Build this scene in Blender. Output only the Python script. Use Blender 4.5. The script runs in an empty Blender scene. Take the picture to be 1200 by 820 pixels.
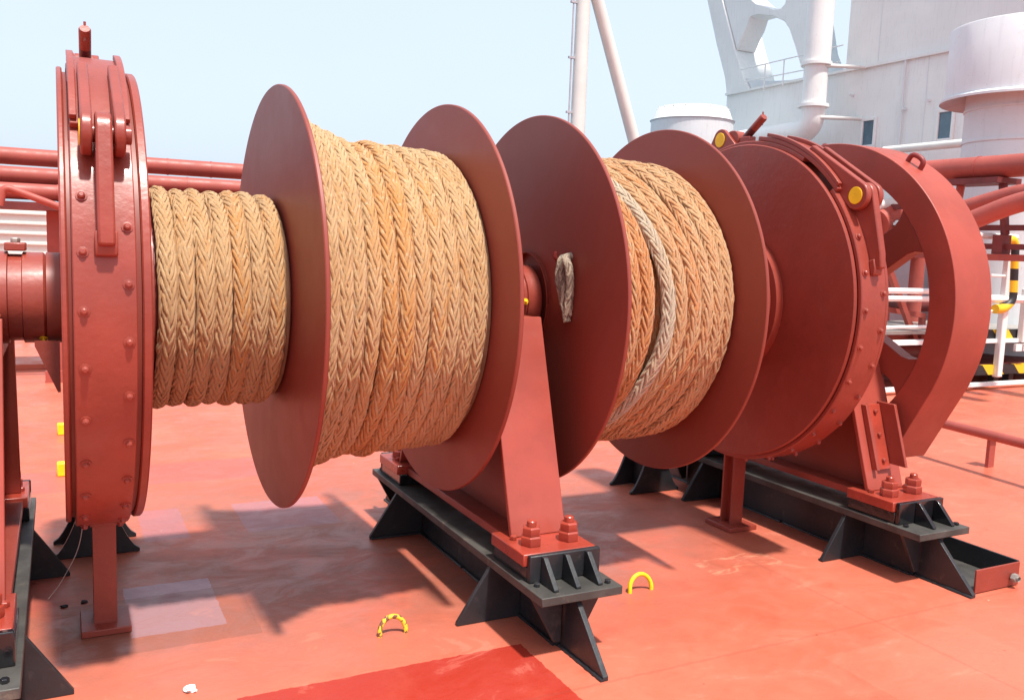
import bpy, bmesh, math, random
import numpy as np
from mathutils import Vector, Matrix
R_ = math.radians
scene = bpy.context.scene
COL = scene.collection

# ------------------------------------------------------------------ camera
CAM = Vector((0.0, -3.2674, 1.3587))
YAW, PITCH, ROLL, FPX = 0.474087, -0.118398, 0.037526, 1038.03
_cy, _sy, _cp, _sp = math.cos(YAW), math.sin(YAW), math.cos(PITCH), math.sin(PITCH)
FWD = Vector((_sy*_cp, _cy*_cp, _sp))
_r = Vector((_cy, -_sy, 0)); _u = _r.cross(FWD)
RIGHT = math.cos(ROLL)*_r + math.sin(ROLL)*_u
UP = -math.sin(ROLL)*_r + math.cos(ROLL)*_u
cd = bpy.data.cameras.new('camera'); cam = bpy.data.objects.new('camera', cd); COL.objects.link(cam)
cam.matrix_world = Matrix(((RIGHT.x, UP.x, -FWD.x, CAM.x), (RIGHT.y, UP.y, -FWD.y, CAM.y), (RIGHT.z, UP.z, -FWD.z, CAM.z), (0, 0, 0, 1)))
cd.sensor_width = 36; cd.lens = 36*FPX/1200; cd.clip_start = .05; cd.clip_end = 20000
scene.camera = cam

# ------------------------------------------------------------------ world, sun, exposure
SUN = Vector((.05, -.42, 1.0)).normalized()          # towards the sun
w = bpy.data.worlds.new('World'); scene.world = w; w.use_nodes = True
nt = w.node_tree; nt.nodes.clear()
sky = nt.nodes.new('ShaderNodeTexSky'); sky.sky_type = 'NISHITA'; sky.sun_disc = False
sky.sun_elevation = math.asin(SUN.z); sky.sun_rotation = math.atan2(SUN.x, SUN.y)
sky.air_density = 1.0; sky.dust_density = 4.0; sky.ozone_density = 1.0; sky.altitude = 0
hs = nt.nodes.new('ShaderNodeHueSaturation'); hs.inputs['Saturation'].default_value = .62
bg = nt.nodes.new('ShaderNodeBackground'); bg.inputs['Strength'].default_value = .15
wo = nt.nodes.new('ShaderNodeOutputWorld')
veil = nt.nodes.new('ShaderNodeMix'); veil.data_type = 'RGBA'; veil.inputs[0].default_value = .80   # thin bright high haze over the blue
veil.inputs[7].default_value = (2.32, 2.72, 3.22, 1)
tcs = nt.nodes.new('ShaderNodeTexCoord'); mp = nt.nodes.new('ShaderNodeMapping'); mp.inputs['Scale'].default_value = (1, 1, 2.6)
nz = nt.nodes.new('ShaderNodeTexNoise'); nz.inputs['Scale'].default_value = 2.2; nz.inputs['Detail'].default_value = 6; nz.inputs['Roughness'].default_value = .55
mr = nt.nodes.new('ShaderNodeMapRange'); mr.inputs[1].default_value = .35; mr.inputs[2].default_value = .7; mr.inputs[3].default_value = .72; mr.inputs[4].default_value = .90
nt.links.new(tcs.outputs['Generated'], mp.inputs[0]); nt.links.new(mp.outputs[0], nz.inputs['Vector']); nt.links.new(nz.outputs['Fac'], mr.inputs[0]); nt.links.new(mr.outputs[0], veil.inputs[0])
nt.links.new(sky.outputs[0], hs.inputs['Color']); nt.links.new(hs.outputs[0], veil.inputs[6]); nt.links.new(veil.outputs[2], bg.inputs[0]); nt.links.new(bg.outputs[0], wo.inputs[0])
sd = bpy.data.lights.new('sun', 'SUN'); sd.energy = 2.7; sd.angle = R_(2.8); sd.color = (1, .95, .88)
so = bpy.data.objects.new('sun', sd); COL.objects.link(so); so.location = (0, 0, 30)
so.rotation_euler = SUN.to_track_quat('Z', 'Y').to_euler()
scene.view_settings.view_transform = 'Standard'; scene.view_settings.look = 'None'
scene.view_settings.exposure = 1.15; scene.view_settings.gamma = 1

# ------------------------------------------------------------------ placement helpers
H = 1.13                                             # height of the shaft above the deck
def ray(px, py): return FWD + (px-600)/FPX*RIGHT - (py-410)/FPX*UP
def atx(px, py, X): d = ray(px, py); return CAM + d*((X-CAM.x)/d.x)
def aty(px, py, Y): d = ray(px, py); return CAM + d*((Y-CAM.y)/d.y)
def atz(px, py, Z): d = ray(px, py); return CAM + d*((Z-CAM.z)/d.z)

# ------------------------------------------------------------------ materials
class NT:
    def __init__(s, name):
        s.m = bpy.data.materials.new(name); s.m.use_nodes = True; s.t = s.m.node_tree; s.t.nodes.clear()
        s.o = s.n('ShaderNodeOutputMaterial'); s.b = s.n('ShaderNodeBsdfPrincipled'); s.l(s.b.outputs[0], s.o.inputs[0])
        s.tc = s.n('ShaderNodeTexCoord')
    def n(s, t): return s.t.nodes.new(t)
    def l(s, a, b): s.t.links.new(a, b)
    def val(s, x, inp):
        if isinstance(x, (int, float)): inp.default_value = x
        elif isinstance(x, tuple): inp.default_value = x if len(x) == 4 or len(inp.default_value) == 3 else (*x, 1)
        else: s.l(x, inp)
    def math(s, op, a, b=0, c=0, clamp=False):
        n = s.n('ShaderNodeMath'); n.operation = op; n.use_clamp = clamp
        s.val(a, n.inputs[0]); s.val(b, n.inputs[1]); s.val(c, n.inputs[2]); return n.outputs[0]
    def noise(s, vec, scale, detail=4, rough=.55, dist=0):
        n = s.n('ShaderNodeTexNoise'); s.l(vec, n.inputs['Vector']); n.inputs['Scale'].default_value = scale
        n.inputs['Detail'].default_value = detail; n.inputs['Roughness'].default_value = rough; n.inputs['Distortion'].default_value = dist
        return n.outputs['Fac']
    def ramp(s, f, a, b, c0=0., c1=1.):
        n = s.n('ShaderNodeMapRange'); n.interpolation_type = 'SMOOTHSTEP'
        s.l(f, n.inputs[0])
        for i, v in enumerate((a, b, c0, c1)): n.inputs[i+1].default_value = v
        return n.outputs[0]
    def mix(s, f, a, b):
        n = s.n('ShaderNodeMix'); n.data_type = 'RGBA'
        s.val(f, n.inputs[0]); s.val(a, n.inputs[6]); s.val(b, n.inputs[7]); return n.outputs[2]
    def scale(s, vec, v):
        n = s.n('ShaderNodeMapping'); s.l(vec, n.inputs[0]); n.inputs['Scale'].default_value = v; return n.outputs[0]
    def bump(s, h, strength, dist=.01):
        n = s.n('ShaderNodeBump'); s.l(h, n.inputs['Height']); n.inputs['Strength'].default_value = strength; n.inputs['Distance'].default_value = dist
        s.l(n.outputs[0], s.b.inputs['Normal'])
    def rgb(s, c): n = s.n('ShaderNodeRGB'); n.outputs[0].default_value = (*c, 1); return n.outputs[0]

def paint(name, col, rough=.42, var=.18, dirt=None, dirt_amt=.25, bump=.12, dscale=3., coat=0., runs=0., chips=.35, dirt_scale=9, chip_scale=34, rv=1.):
    t = NT(name); v = t.tc.outputs['Object']
    n1 = t.noise(v, dscale, 6, .6); n2 = t.noise(v, 40, 3)
    dark = tuple(c*(1-var) for c in col); lite = tuple(min(1, c*(1+var)) for c in col)
    c = t.mix(t.ramp(n1, .35, .65), dark, lite)
    if runs:
        nr = t.noise(t.scale(v, (9, 9, .8)), 2.2, 4); c = t.mix(t.math('MULTIPLY', t.ramp(nr, .52, .72), runs), c, tuple(x*.55+.02 for x in col))
    if dirt:
        n3 = t.noise(v, dirt_scale, 8, .7, .6); c = t.mix(t.math('MULTIPLY', t.ramp(n3, .56, .74), dirt_amt), c, dirt)
    if chips:
        ch = t.math('MULTIPLY', t.ramp(t.noise(v, chip_scale, 5, .7), .64, .68), t.ramp(t.noise(v, 2.7, 3), .48, .62))
        c = t.mix(t.math('MULTIPLY', ch, chips), c, (.09, .035, .025, 1))
    t.l(c, t.b.inputs['Base Color'])
    t.l(t.ramp(t.noise(v, 11, 5), .3, .7, rough*(1-.12*rv), min(1, rough*(1+.18*rv))), t.b.inputs['Roughness'])
    t.b.inputs['Coat Weight'].default_value = coat; t.b.inputs['Coat Roughness'].default_value = .15
    t.bump(t.math('ADD', n2, t.math('MULTIPLY', n1, 2.0)), bump, .004)
    return t.m
M = {}
M['red'] = paint('winch_red_paint', (.275, .046, .029), .42, .10, (.30, .15, .10), .14, .35, coat=.12)
M['red_lit'] = paint('sunlit_red_paint', (.33, .060, .040), .42, .10, (.34, .16, .11), .14, .12)  # lighter copy of the winch red, sunlight put into the colour
M['red_face'] = paint('flange_red_paint', (.245, .044, .028), .44, .035, (.36, .15, .11), .07, .04, 1.2, runs=.03, rv=.3)
M['red_dark'] = paint('deep_red_paint', (.20, .022, .018), .5, .1)  # deeper red for brake lining, lifting eye and hook
M['orange'] = paint('fresh_orange_red_paint', (.34, .048, .028), .3, .12, (.35, .06, .04), .3, .2, 6, coat=.4)
M['pipe'] = paint('pipe_red_paint', (.36, .072, .052), .5, .12, (.25, .07, .05), .3, .1, 2)
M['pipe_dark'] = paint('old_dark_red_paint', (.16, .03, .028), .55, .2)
M['black'] = paint('black_grey_paint', (.020, .021, .024), .42, .25, (.11, .085, .07), .45, .3, 4, chips=.8, dirt_scale=14)
M['black_gloss'] = paint('wet_black_paint', (.010, .010, .012), .12, .2, (.16, .13, .10), .30, .3, 7, coat=.5)
M['beamtop'] = paint('dusty_black_paint', (.060, .056, .050), .55, .3, (.20, .16, .12), .9, .2, 5)
M['white'] = paint('white_paint', (.80, .805, .79), .45, .03, (.52, .40, .30), .22, .1, .8, runs=.18)
M['white2'] = paint('cool_white_paint', (.69, .725, .745), .5, .03, (.52, .42, .34), .25, .1, 1.5, runs=.14)
M['cream'] = paint('cream_paint', (.70, .70, .66), .45, .04, (.6, .5, .4), .15, .1, 1.5)
M['grey'] = paint('grey_paint', (.42, .42, .45), .5, .08)
M['yellow'] = paint('yellow_paint', (.95, .58, .015), .45, .08, (.3, .14, .05), .35, .15, 14)
M['yellow_bright'] = paint('bright_yellow_paint', (.86, .66, .01), .45, .08, (.3, .2, .05), .2, .15, 14)
M['worn_yellow'] = paint('worn_yellow_paint', (.72, .48, .02), .5, .1, (.16, .05, .03), 1.0, .3, 30, dirt_scale=48)
M['rubber'] = paint('black_marking_paint', (.015, .015, .016), .5, .2)
M['metal'] = paint('bare_metal', (.32, .30, .27), .35, .2, (.2, .1, .05), .6)
M['glass'] = paint('window_glass', (.10, .17, .22), .08, .1)
M['wornshaft'] = paint('greasy_pin', (.10, .02, .02), .3, .3)
M['fleck'] = paint('white_glint', (.85, .83, .8), .6, .1)  # white of the painted-in deck glint
M['scale_dark'] = paint('dark_flake', (.03, .02, .02), .7, .2)

t = NT('worn_yellow_paint'); t.l(t.mix(t.ramp(t.noise(t.tc.outputs['Object'], 62, 3, .6), .50, .55), (.78, .54, .03, 1), (.20, .07, .04, 1)), t.b.inputs['Base Color']); t.b.inputs['Roughness'].default_value = .6; M['worn_yellow'] = t.m
def striped(name, period, axis, slant=0.):
    t = NT(name); s = t.n('ShaderNodeSeparateXYZ'); t.l(t.tc.outputs['Object'], s.inputs[0])
    v = s.outputs[axis]
    if slant: v = t.math('ADD', v, t.math('MULTIPLY', s.outputs[(axis+2) % 3], slant))
    f = t.math('GREATER_THAN', t.math('FRACT', t.math('DIVIDE', v, period)), .5)
    t.l(t.mix(f, (.80, .52, .02, 1), (.02, .02, .022, 1)), t.b.inputs['Base Color']); t.b.inputs['Roughness'].default_value = .5
    return t.m
M['stripe_x'] = striped('yellow_black_stripes', .55, 0, 1.0)
M['stripe_z'] = striped('yellow_black_bands', .26, 2)

# deck paint with its repainted rectangles, wear and stains
def deck_material():
    t = NT('deck_red_paint'); v = t.tc.outputs['Object']
    sx = t.n('ShaderNodeSeparateXYZ'); t.l(v, sx.inputs[0])
    wob = t.math('MULTIPLY', t.math('SUBTRACT', t.noise(v, 26, 4), .5), .022)
    X = t.math('ADD', sx.outputs[0], wob); Y = t.math('ADD', sx.outputs[1], wob)
    def rect(x0, x1, y0, y1):
        return t.math('MULTIPLY', t.math('COMPARE', X, (x0+x1)/2, (x1-x0)/2), t.math('COMPARE', Y, (y0+y1)/2, (y1-y0)/2))
    n1 = t.noise(v, .9, 6, .6); n2 = t.noise(v, 5, 6, .65); n3 = t.noise(v, 45, 4, .6)
    c = t.mix(t.ramp(n1, .36, .64), (.505, .108, .060, 1), (.575, .145, .086, 1))
    c = t.mix(t.math('MULTIPLY', t.ramp(n2, .55, .75), .35), c, (.38, .060, .028, 1))
    c = t.mix(t.math('MULTIPLY', t.ramp(t.noise(v, 2.6, 9, .75, 1.2), .60, .74), .30), c, (.26, .075, .045, 1))
    # dusty worn zone under the winch
    zone = t.math('MULTIPLY', t.math('MULTIPLY', t.ramp(Y, -1.0, -.05), t.ramp(Y, 2.2, 1.1)), t.ramp(X, 3.6, 1.6, .35, 1.0))
    c = t.mix(t.math('MULTIPLY', t.math('MULTIPLY', zone, t.ramp(t.noise(v, 2.1, 6, .7), .32, .60)), .72), c, (.28, .11, .075, 1))
    # old paler and darker rectangles of touch-up paint
    for r, col, a in (((.19, .50, -.18, .28), (.42, .25, .29), .95), ((.75, 1.19, .78, 1.25), (.36, .17, .20), .6),
                      ((.31, .50, .80, 1.27), (.36, .14, .165), .6), ((-.02, .60, -.30, .17), (.22, .075, .045), .5),
                      ((.56, .78, .0, .6), (.36, .09, .055), .3), ((1.95, 2.5, .9, 1.6), (.38, .075, .045), .35),
                      ((-.35, .0, .18, .62), (.44, .10, .08), .4), ((-.3, 1.1, 1.75, 2.2), (.42, .09, .08), .5),
                      ((2.3, 3.0, -1.75, -1.2), (.60, .16, .10), .35), ((.44, 1.384, -3.0, -.715), (.37, .030, .017), .96),
                      ((3.9, 4.9, -1.3, .1), (.58, .15, .095), .35)):
        fade = t.ramp(n2, .25, .5, .8, 1.0)
        c = t.mix(t.math('MULTIPLY', t.math('MULTIPLY', rect(*r), a), fade), c, (*col, 1))
    # scratches: pale scuffs running askew
    sc = t.noise(t.scale(v, (14, 2.2, 1)), 3, 5, .7, .4)
    c = t.mix(t.math('MULTIPLY', t.math('MULTIPLY', t.ramp(sc, .66, .78), zone), .60), c, (.50, .36, .33, 1))
    sc2 = t.noise(t.scale(v, (3.0, 9, 1)), 2.0, 6, .75, .8)
    scz = t.math('MULTIPLY', rect(2.45, 2.85, -.46, -.28), t.ramp(sc2, .50, .60))
    c = t.mix(t.math('MULTIPLY', scz, .40), c, (.70, .36, .22, 1))
    # weld seams
    for a, ax in ((-1.06, 1), (2.72, 0), (4.7, 0), (2.62, 1), (6.3, 1)):
        src = (X, Y)[ax]
        c = t.mix(t.math('MULTIPLY', t.math('COMPARE', src, a, .006), .22), c, (.26, .05, .035, 1))
    gr = t.noise(v, 120, 3, .7)
    c = t.mix(t.math('MULTIPLY', t.ramp(gr, .55, .75), .22), c, (.30, .055, .032, 1))
    pu = t.noise(t.scale(v, (1.0, 1.6, 1)), 3.4, 7, .72, .9)
    c = t.mix(t.math('MULTIPLY', t.ramp(pu, .58, .64), t.math('MULTIPLY', t.ramp(n1, .42, .55), .20)), c, (.64, .26, .18, 1))
    ru = t.math('MULTIPLY', t.ramp(t.noise(v, 16, 6, .75), .70, .74), t.ramp(t.noise(v, 1.9, 3), .5, .6))
    c = t.mix(t.math('MULTIPLY', ru, .75), c, (.17, .06, .035, 1))
    # specks
    vo = t.n('ShaderNodeTexVoronoi'); t.l(v, vo.inputs['Vector']); vo.inputs['Scale'].default_value = 9
    sp = t.math('MULTIPLY', t.math('LESS_THAN', vo.outputs['Distance'], .045), t.ramp(t.noise(v, 3.3, 2), .50, .55))
    c = t.mix(t.math('MULTIPLY', sp, .7), c, (.16, .05, .035, 1))
    vo2 = t.n('ShaderNodeTexVoronoi'); t.l(v, vo2.inputs['Vector']); vo2.inputs['Scale'].default_value = 5.3
    sp2 = t.math('MULTIPLY', t.math('LESS_THAN', vo2.outputs['Distance'], .022), t.ramp(t.noise(v, 2.3, 2), .54, .58))
    c = t.mix(t.math('MULTIPLY', sp2, .8), c, (.85, .6, .5, 1))
    t.l(c, t.b.inputs['Base Color'])
    t.l(t.ramp(pu, .35, .65, .30, .62), t.b.inputs['Roughness'])
    t.bump(t.math('ADD', t.math('MULTIPLY', n3, .5), t.math('MULTIPLY', t.noise(v, 1.6, 3), 3)), .22, .008)
    return t.m
M['deck'] = deck_material()

def rope_material(name, a, b, c_, pale):
    t = NT(name); v = t.tc.outputs['Object']
    at = t.n('ShaderNodeAttribute'); at.attribute_name = 'tint'
    uv = t.n('ShaderNodeUVMap'); uv.uv_map = 'UVMap'
    fib = t.noise(t.scale(uv.outputs[0], (9, 16, 1)), 6, 4, .75)
    lg = t.noise(v, 5.0, 4, .6)
    c = t.mix(t.ramp(lg, .38, .62), a, b)
    c = t.mix(t.ramp(at.outputs['Fac'], .35, .9), c, c_)
    c = t.mix(t.ramp(t.noise(v, 60, 3, .6), .55, .75), c, pale)
    c = t.mix(t.math('MULTIPLY', t.ramp(fib, .42, .68), .50), c, tuple(x*.50 for x in b))
    c = t.mix(t.math('MULTIPLY', t.ramp(t.noise(v, 22, 6, .7), .58, .74), .35), c, (.22, .12, .06, 1))
    t.l(c, t.b.inputs['Base Color']); t.b.inputs['Roughness'].default_value = .75
    t.b.inputs['Sheen Weight'].default_value = .25; t.b.inputs['Sheen Roughness'].default_value = .5
    t.bump(fib, .9, .005)
    return t.m
M['rope'] = rope_material('tan_braided_rope', (.66, .368, .138), (.71, .435, .19), (.69, .29, .045), (.79, .56, .30))
M['rope_orange'] = rope_material('orange_braided_rope', (.64, .335, .135), (.68, .395, .175), (.67, .24, .05), (.76, .53, .29))
M['rope_pale'] = rope_material('pale_braided_rope', (.62, .50, .34), (.64, .46, .28), (.50, .42, .34), (.74, .68, .58))
M['rope_grey'] = rope_material('grey_braided_rope', (.38, .36, .34), (.44, .38, .32), (.30, .30, .32), (.50, .46, .42))
M['rope_tail'] = rope_material('weathered_cord', (.62, .48, .32), (.66, .54, .38), (.16, .08, .05), (.75, .66, .5))
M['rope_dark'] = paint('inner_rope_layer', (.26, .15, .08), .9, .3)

# ------------------------------------------------------------------ mesh helpers
def obj(name, bm, mat, parent=None, bevel=0., smooth=True, ang=.6):
    me = bpy.data.meshes.new(name)
    bmesh.ops.recalc_face_normals(bm, faces=bm.faces)
    for f in bm.faces: f.smooth = smooth
    if smooth:
        for e in bm.edges:
            if len(e.link_faces) == 2 and e.calc_face_angle(0) > ang: e.smooth = False
    bm.to_mesh(me); bm.free()
    me.materials.append(M[mat] if isinstance(mat, str) else mat)
    o = bpy.data.objects.new(name, me); COL.objects.link(o)
    if parent: o.parent = parent; o.matrix_parent_inverse = Matrix.Translation(-root_loc(parent))
    if bevel:
        b = o.modifiers.new('bevel', 'BEVEL'); b.width = bevel; b.segments = 2; b.limit_method = 'ANGLE'; b.angle_limit = .6; b.harden_normals = False
    return o
def root_loc(o):
    v = Vector(o.location); 
    if o.parent: v = Vector((0, 0, 0)) + root_loc(o.parent) + o.matrix_parent_inverse.to_translation() + Vector(o.location)
    return v
def thing(name, label, cat, loc=(0, 0, 0), group=None):
    o = bpy.data.objects.new(name, None); COL.objects.link(o); o.location = loc; o.empty_display_size = .1
    o['label'] = label; o['category'] = cat
    if group: o['group'] = group
    return o
def tag(o, label, cat, group=None, kind=None):
    o['label'] = label
    if cat: o['category'] = cat
    if group: o['group'] = group
    if kind: o['kind'] = kind
    return o
def box(bm, x0, x1, y0, y1, z0, z1):
    vs = [bm.verts.new(p) for p in ((x0, y0, z0), (x1, y0, z0), (x1, y1, z0), (x0, y1, z0), (x0, y0, z1), (x1, y0, z1), (x1, y1, z1), (x0, y1, z1))]
    for f in ((0, 3, 2, 1), (4, 5, 6, 7), (0, 1, 5, 4), (1, 2, 6, 5), (2, 3, 7, 6), (3, 0, 4, 7)): bm.faces.new([vs[i] for i in f])
def B(*a):
    bm = bmesh.new()
    if isinstance(a[0], (tuple, list)):
        for q in a: box(bm, *q)
    else: box(bm, *a)
    return bm
def lathe(bm, prof, seg=128, axis='X', c=(0, 0, 0), close=True, a0=0., a1=2*math.pi):
    """profile [(x, r)...] turned about the X axis (or Z) through c"""
    full = abs(a1-a0-2*math.pi) < 1e-6; rings = []
    N = seg if full else seg+1
    for i in range(N):
        a = a0+(a1-a0)*i/seg; ca, sa = math.cos(a), math.sin(a); rg = []
        for (x, r) in prof:
            p = (c[0]+x, c[1]-r*ca, c[2]+r*sa) if axis == 'X' else ((c[0]+r*ca, c[1]+r*sa, c[2]+x) if axis == 'Z' else (c[0]-r*ca, c[1]+x, c[2]+r*sa))
            rg.append(bm.verts.new(p))
        rings.append(rg)
    n = len(prof); cnt = seg
    for i in range(cnt):
        A, Bq = rings[i], rings[(i+1) % N]
        for k in range(n if close else n-1):
            k2 = (k+1) % n
            try: bm.faces.new((A[k], A[k2], Bq[k2], Bq[k]))
            except ValueError: pass
    if not full and close:
        bm.faces.new(rings[0]); bm.faces.new(rings[-1][::-1])
    return bm
def ring_prof(x0, x1, r0, r1, b=.002): return [(x0, r0), (x0, r1-b), (x0+b, r1), (x1-b, r1), (x1, r1-b), (x1, r0)]
def disc_prof(x0, x1, r1, b=.002): return ring_prof(x0, x1, .0008, r1, b)
def L(prof, **k): return lathe(bmesh.new(), prof, **k)
def prism(bm, pts, d0, d1, plane='YZ'):
    """polygon extruded; plane YZ -> along X, XZ -> along Y, XY -> along Z"""
    def P(a, b, d): return {'YZ': (d, a, b), 'XZ': (a, d, b), 'XY': (a, b, d)}[plane]
    A = [bm.verts.new(P(a, b, d0)) for a, b in pts]; C = [bm.verts.new(P(a, b, d1)) for a, b in pts]
    bm.faces.new(A); bm.faces.new(C[::-1]); n = len(pts)
    for i in range(n): bm.faces.new((A[i], C[i], C[(i+1) % n], A[(i+1) % n]))
    return bm
def PR(*a, **k): return prism(bmesh.new(), *a, **k)
def tube(bm, pts, r, seg=16, caps=True):
    pts = [Vector(p) for p in pts]; n = len(pts); prev = None; rings = []
    rr = r if isinstance(r, (list, tuple)) else [r]*n
    for i, p in enumerate(pts):
        t = (pts[min(i+1, n-1)]-pts[max(i-1, 0)]).normalized()
        if prev is None: u = t.orthogonal().normalized()
        else: u = (prev-t*prev.dot(t)).normalized()
        prev = u; v = t.cross(u)
        rings.append([bm.verts.new(p+rr[i]*(math.cos(2*math.pi*k/seg)*u+math.sin(2*math.pi*k/seg)*v)) for k in range(seg)])
    for i in range(n-1):
        for k in range(seg): bm.faces.new((rings[i][k], rings[i][(k+1) % seg], rings[i+1][(k+1) % seg], rings[i+1][k]))
    if caps: bm.faces.new(rings[0][::-1]); bm.faces.new(rings[-1])
    return bm
def T(pts, r, seg=16): return tube(bmesh.new(), pts, r, seg)
def rounded(pts, rad, n=6):
    """round the corners of a polyline"""
    pts = [Vector(p) for p in pts]; out = [pts[0]]
    for i in range(1, len(pts)-1):
        a, b, c = pts[i-1], pts[i], pts[i+1]; d1 = (a-b).normalized(); d2 = (c-b).normalized()
        rd = min(rad, (a-b).length*.49, (c-b).length*.49); p0, p2 = b+d1*rd, b+d2*rd
        for k in range(n+1):
            s = k/n; out.append((1-s)**2*p0+2*s*(1-s)*b+s*s*p2)
    out.append(pts[-1]); return out
def hexnut(bm, c, r, h, axis='Z', seg=6, rot=0.):
    lathe(bm, [(0, .0006), (0, r*.97), (h*.08, r), (h*.85, r), (h, r*.86), (h, .0006)], seg=seg, axis=axis, c=c)
    return bm
def pol(r, deg): a = R_(deg); return (-r*math.cos(a), H+r*math.sin(a))
def hull(pts):
    pts = sorted(set((round(a, 6), round(b, 6)) for a, b in pts))
    def half(ps):
        o = []
        for p in ps:
            while len(o) > 1 and (o[-1][0]-o[-2][0])*(p[1]-o[-2][1])-(o[-1][1]-o[-2][1])*(p[0]-o[-2][0]) <= 0: o.pop()
            o.append(p)
        return o[:-1]
    return half(pts)+half(pts[::-1])
def circ2(c, r, n=28): return [(c[0]+r*math.cos(2*math.pi*k/n), c[1]+r*math.sin(2*math.pi*k/n)) for k in range(n)]

# ------------------------------------------------------------------ braided rope
def braid(C, Nn, Bn, Tn, Rr=.0275, pitch=.24, tint0=0., nsec=6, rng=None, closed=False):
    """24-strand braid round a path; returns vertex array, quad array, tint, uv"""
    n = len(C); seg = np.linalg.norm(np.diff(C, axis=0), axis=1); s = np.concatenate([[0], np.cumsum(seg)])
    rc = Rr*.82; wd = Rr*.235; th = Rr*.115; amp = Rr*.055; NS = 12; nsec = 5; pitch = pitch*1.42
    V, Q, TT, UV = [], [], [], []; off = 0
    for d in (1, -1):
        for k in range(NS):
            p1, p2, p3 = rng.random(3)*6.28
            ws = 2*math.pi*s/pitch; ang = d*(ws+2*math.pi*k/NS)+.06*np.sin(s*31+p1)+.05*np.sin(s*83+p2)
            tw = d*np.sin(3*ang)
            r = rc+amp*np.tanh(2.2*tw)+Rr*.05*np.sin(s*67+p3)+Rr*.025*rng.standard_normal(n)
            er = .86*np.cos(ang)[:, None]*Nn+1.03*np.sin(ang)[:, None]*Bn      # rope pressed a little flat
            et = -np.sin(ang)[:, None]*Nn+np.cos(ang)[:, None]*Bn
            al = math.atan(2*math.pi*rc/pitch)
            es = et*math.cos(al)-d*Tn*math.sin(al)
            ctr = C+r[:, None]*er
            sec = []
            for q in range(nsec):
                a = 2*math.pi*q/nsec
                sec.append(ctr+es*(wd*math.cos(a))+er*(th*math.sin(a)))
            vv = np.stack(sec, 1).reshape(-1, 3)                       # n*nsec
            i = np.arange(n-1)[:, None]*nsec; q = np.arange(nsec)[None, :]; q2 = (q+1) % nsec
            quads = np.stack([i+q, i+q2, i+nsec+q2, i+nsec+q], -1).reshape(-1, 4)
            V.append(vv); Q.append(quads+off); off += len(vv)
            tk = rng.random()*.55+tint0
            TT.append(np.full(len(vv), tk))
            UV.append(np.stack([np.repeat(s*.5, nsec), np.tile(np.arange(nsec)/nsec, n)+rng.random()*7], 1))
    return np.concatenate(V), np.concatenate(Q), np.concatenate(TT), np.concatenate(UV)
def rope_mesh(name, parts, mat, parent=None):
    V = []; Q = []; TT = []; UV = []; off = 0
    for v, q, t, u in parts: V.append(v); Q.append(q+off); TT.append(t); UV.append(u); off += len(v)
    V = np.concatenate(V); Q = np.concatenate(Q); TT = np.concatenate(TT); UV = np.concatenate(UV)
    me = bpy.data.meshes.new(name); me.vertices.add(len(V)); me.vertices.foreach_set('co', V.astype('f').ravel())
    me.loops.add(len(Q)*4); me.loops.foreach_set('vertex_index', Q.astype('i').ravel())
    me.polygons.add(len(Q)); me.polygons.foreach_set('loop_start', (np.arange(len(Q))*4).astype('i'))
    me.polygons.foreach_set('use_smooth', np.ones(len(Q), bool)); me.update(calc_edges=True)
    a = me.attributes.new('tint', 'FLOAT', 'POINT'); a.data.foreach_set('value', TT.astype('f'))
    ul = me.uv_layers.new(name='UVMap'); ul.data.foreach_set('uv', UV[Q.ravel()].astype('f').ravel())
    me.materials.append(M[mat]); me.validate()
    o = bpy.data.objects.new(name, me); COL.objects.link(o)
    if parent: o.parent = parent; o.matrix_parent_inverse = Matrix.Translation(-root_loc(parent))
    return o
def turn(x0, R0, rng, cross=0., lift=0., slant=0., ph=0., dx=0., rvar=.003, Rr=.0292, tint=0., rise=0., rph=0., a0=-math.pi, a1=math.pi):
    """one turn of rope round the drum: radius R0 to the rope's centre"""
    n = int(R0*(a1-a0)/.0145); f = np.linspace(a0, a1, n)             # f: angle from the camera side (-Y) upwards
    pa, pb = rng.random()*6.28, rng.random()*6.28
    r = R0+lift*np.sin(f)**2+rvar*np.sin(2*f+pa)+rvar*.6*np.sin(5*f+pb)+rise*np.cos(f-rph)
    X = x0+dx*(f/(2*math.pi))+slant*np.sin(f-ph)-cross*np.sin(f)**2+.0018*np.sin(3*f+pb)
    C = np.stack([X, -r*np.cos(f), H+r*np.sin(f)], 1)
    N = np.stack([0*f, -np.cos(f), np.sin(f)], 1); Tn = np.gradient(C, axis=0); Tn /= np.linalg.norm(Tn, axis=1)[:, None]
    Bn = np.cross(Tn, N); Bn /= np.linalg.norm(Bn, axis=1)[:, None]; N = np.cross(Bn, Tn)
    th = rng.uniform(-.28, .28)                                        # slight roll of the braid
    N2 = math.cos(th)*N+math.sin(th)*Bn; B2 = -math.sin(th)*N+math.cos(th)*Bn
    return braid(C, N2, B2, Tn, Rr, rng.uniform(.30, .35)*Rr/.0275, tint, rng=rng)

# ================================================================== SETTING
bm = bmesh.new(); box(bm, -30, 45, -25, 12.5, -.3, 0)
d = obj('deck', bm, 'deck', smooth=False); tag(d, 'salmon red painted steel deck with touched up rectangles', None, kind='structure'); 
t = NT('sea_water'); t.b.inputs['Base Color'].default_value = (.05, .10, .12, 1); t.b.inputs['Roughness'].default_value = .15; t.bump(t.noise(t.tc.outputs['Object'], .4, 6), .3, .4)
bm = bmesh.new(); vs = [bm.verts.new(p) for p in ((-9000, -9000, -16), (9000, -9000, -16), (9000, 9000, -16), (-9000, 9000, -16))]; bm.faces.new(vs)
M['sea'] = t.m; d = obj('sea', bm, 'sea', smooth=False); tag(d, 'calm sea below the ship', None, kind='structure')
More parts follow.
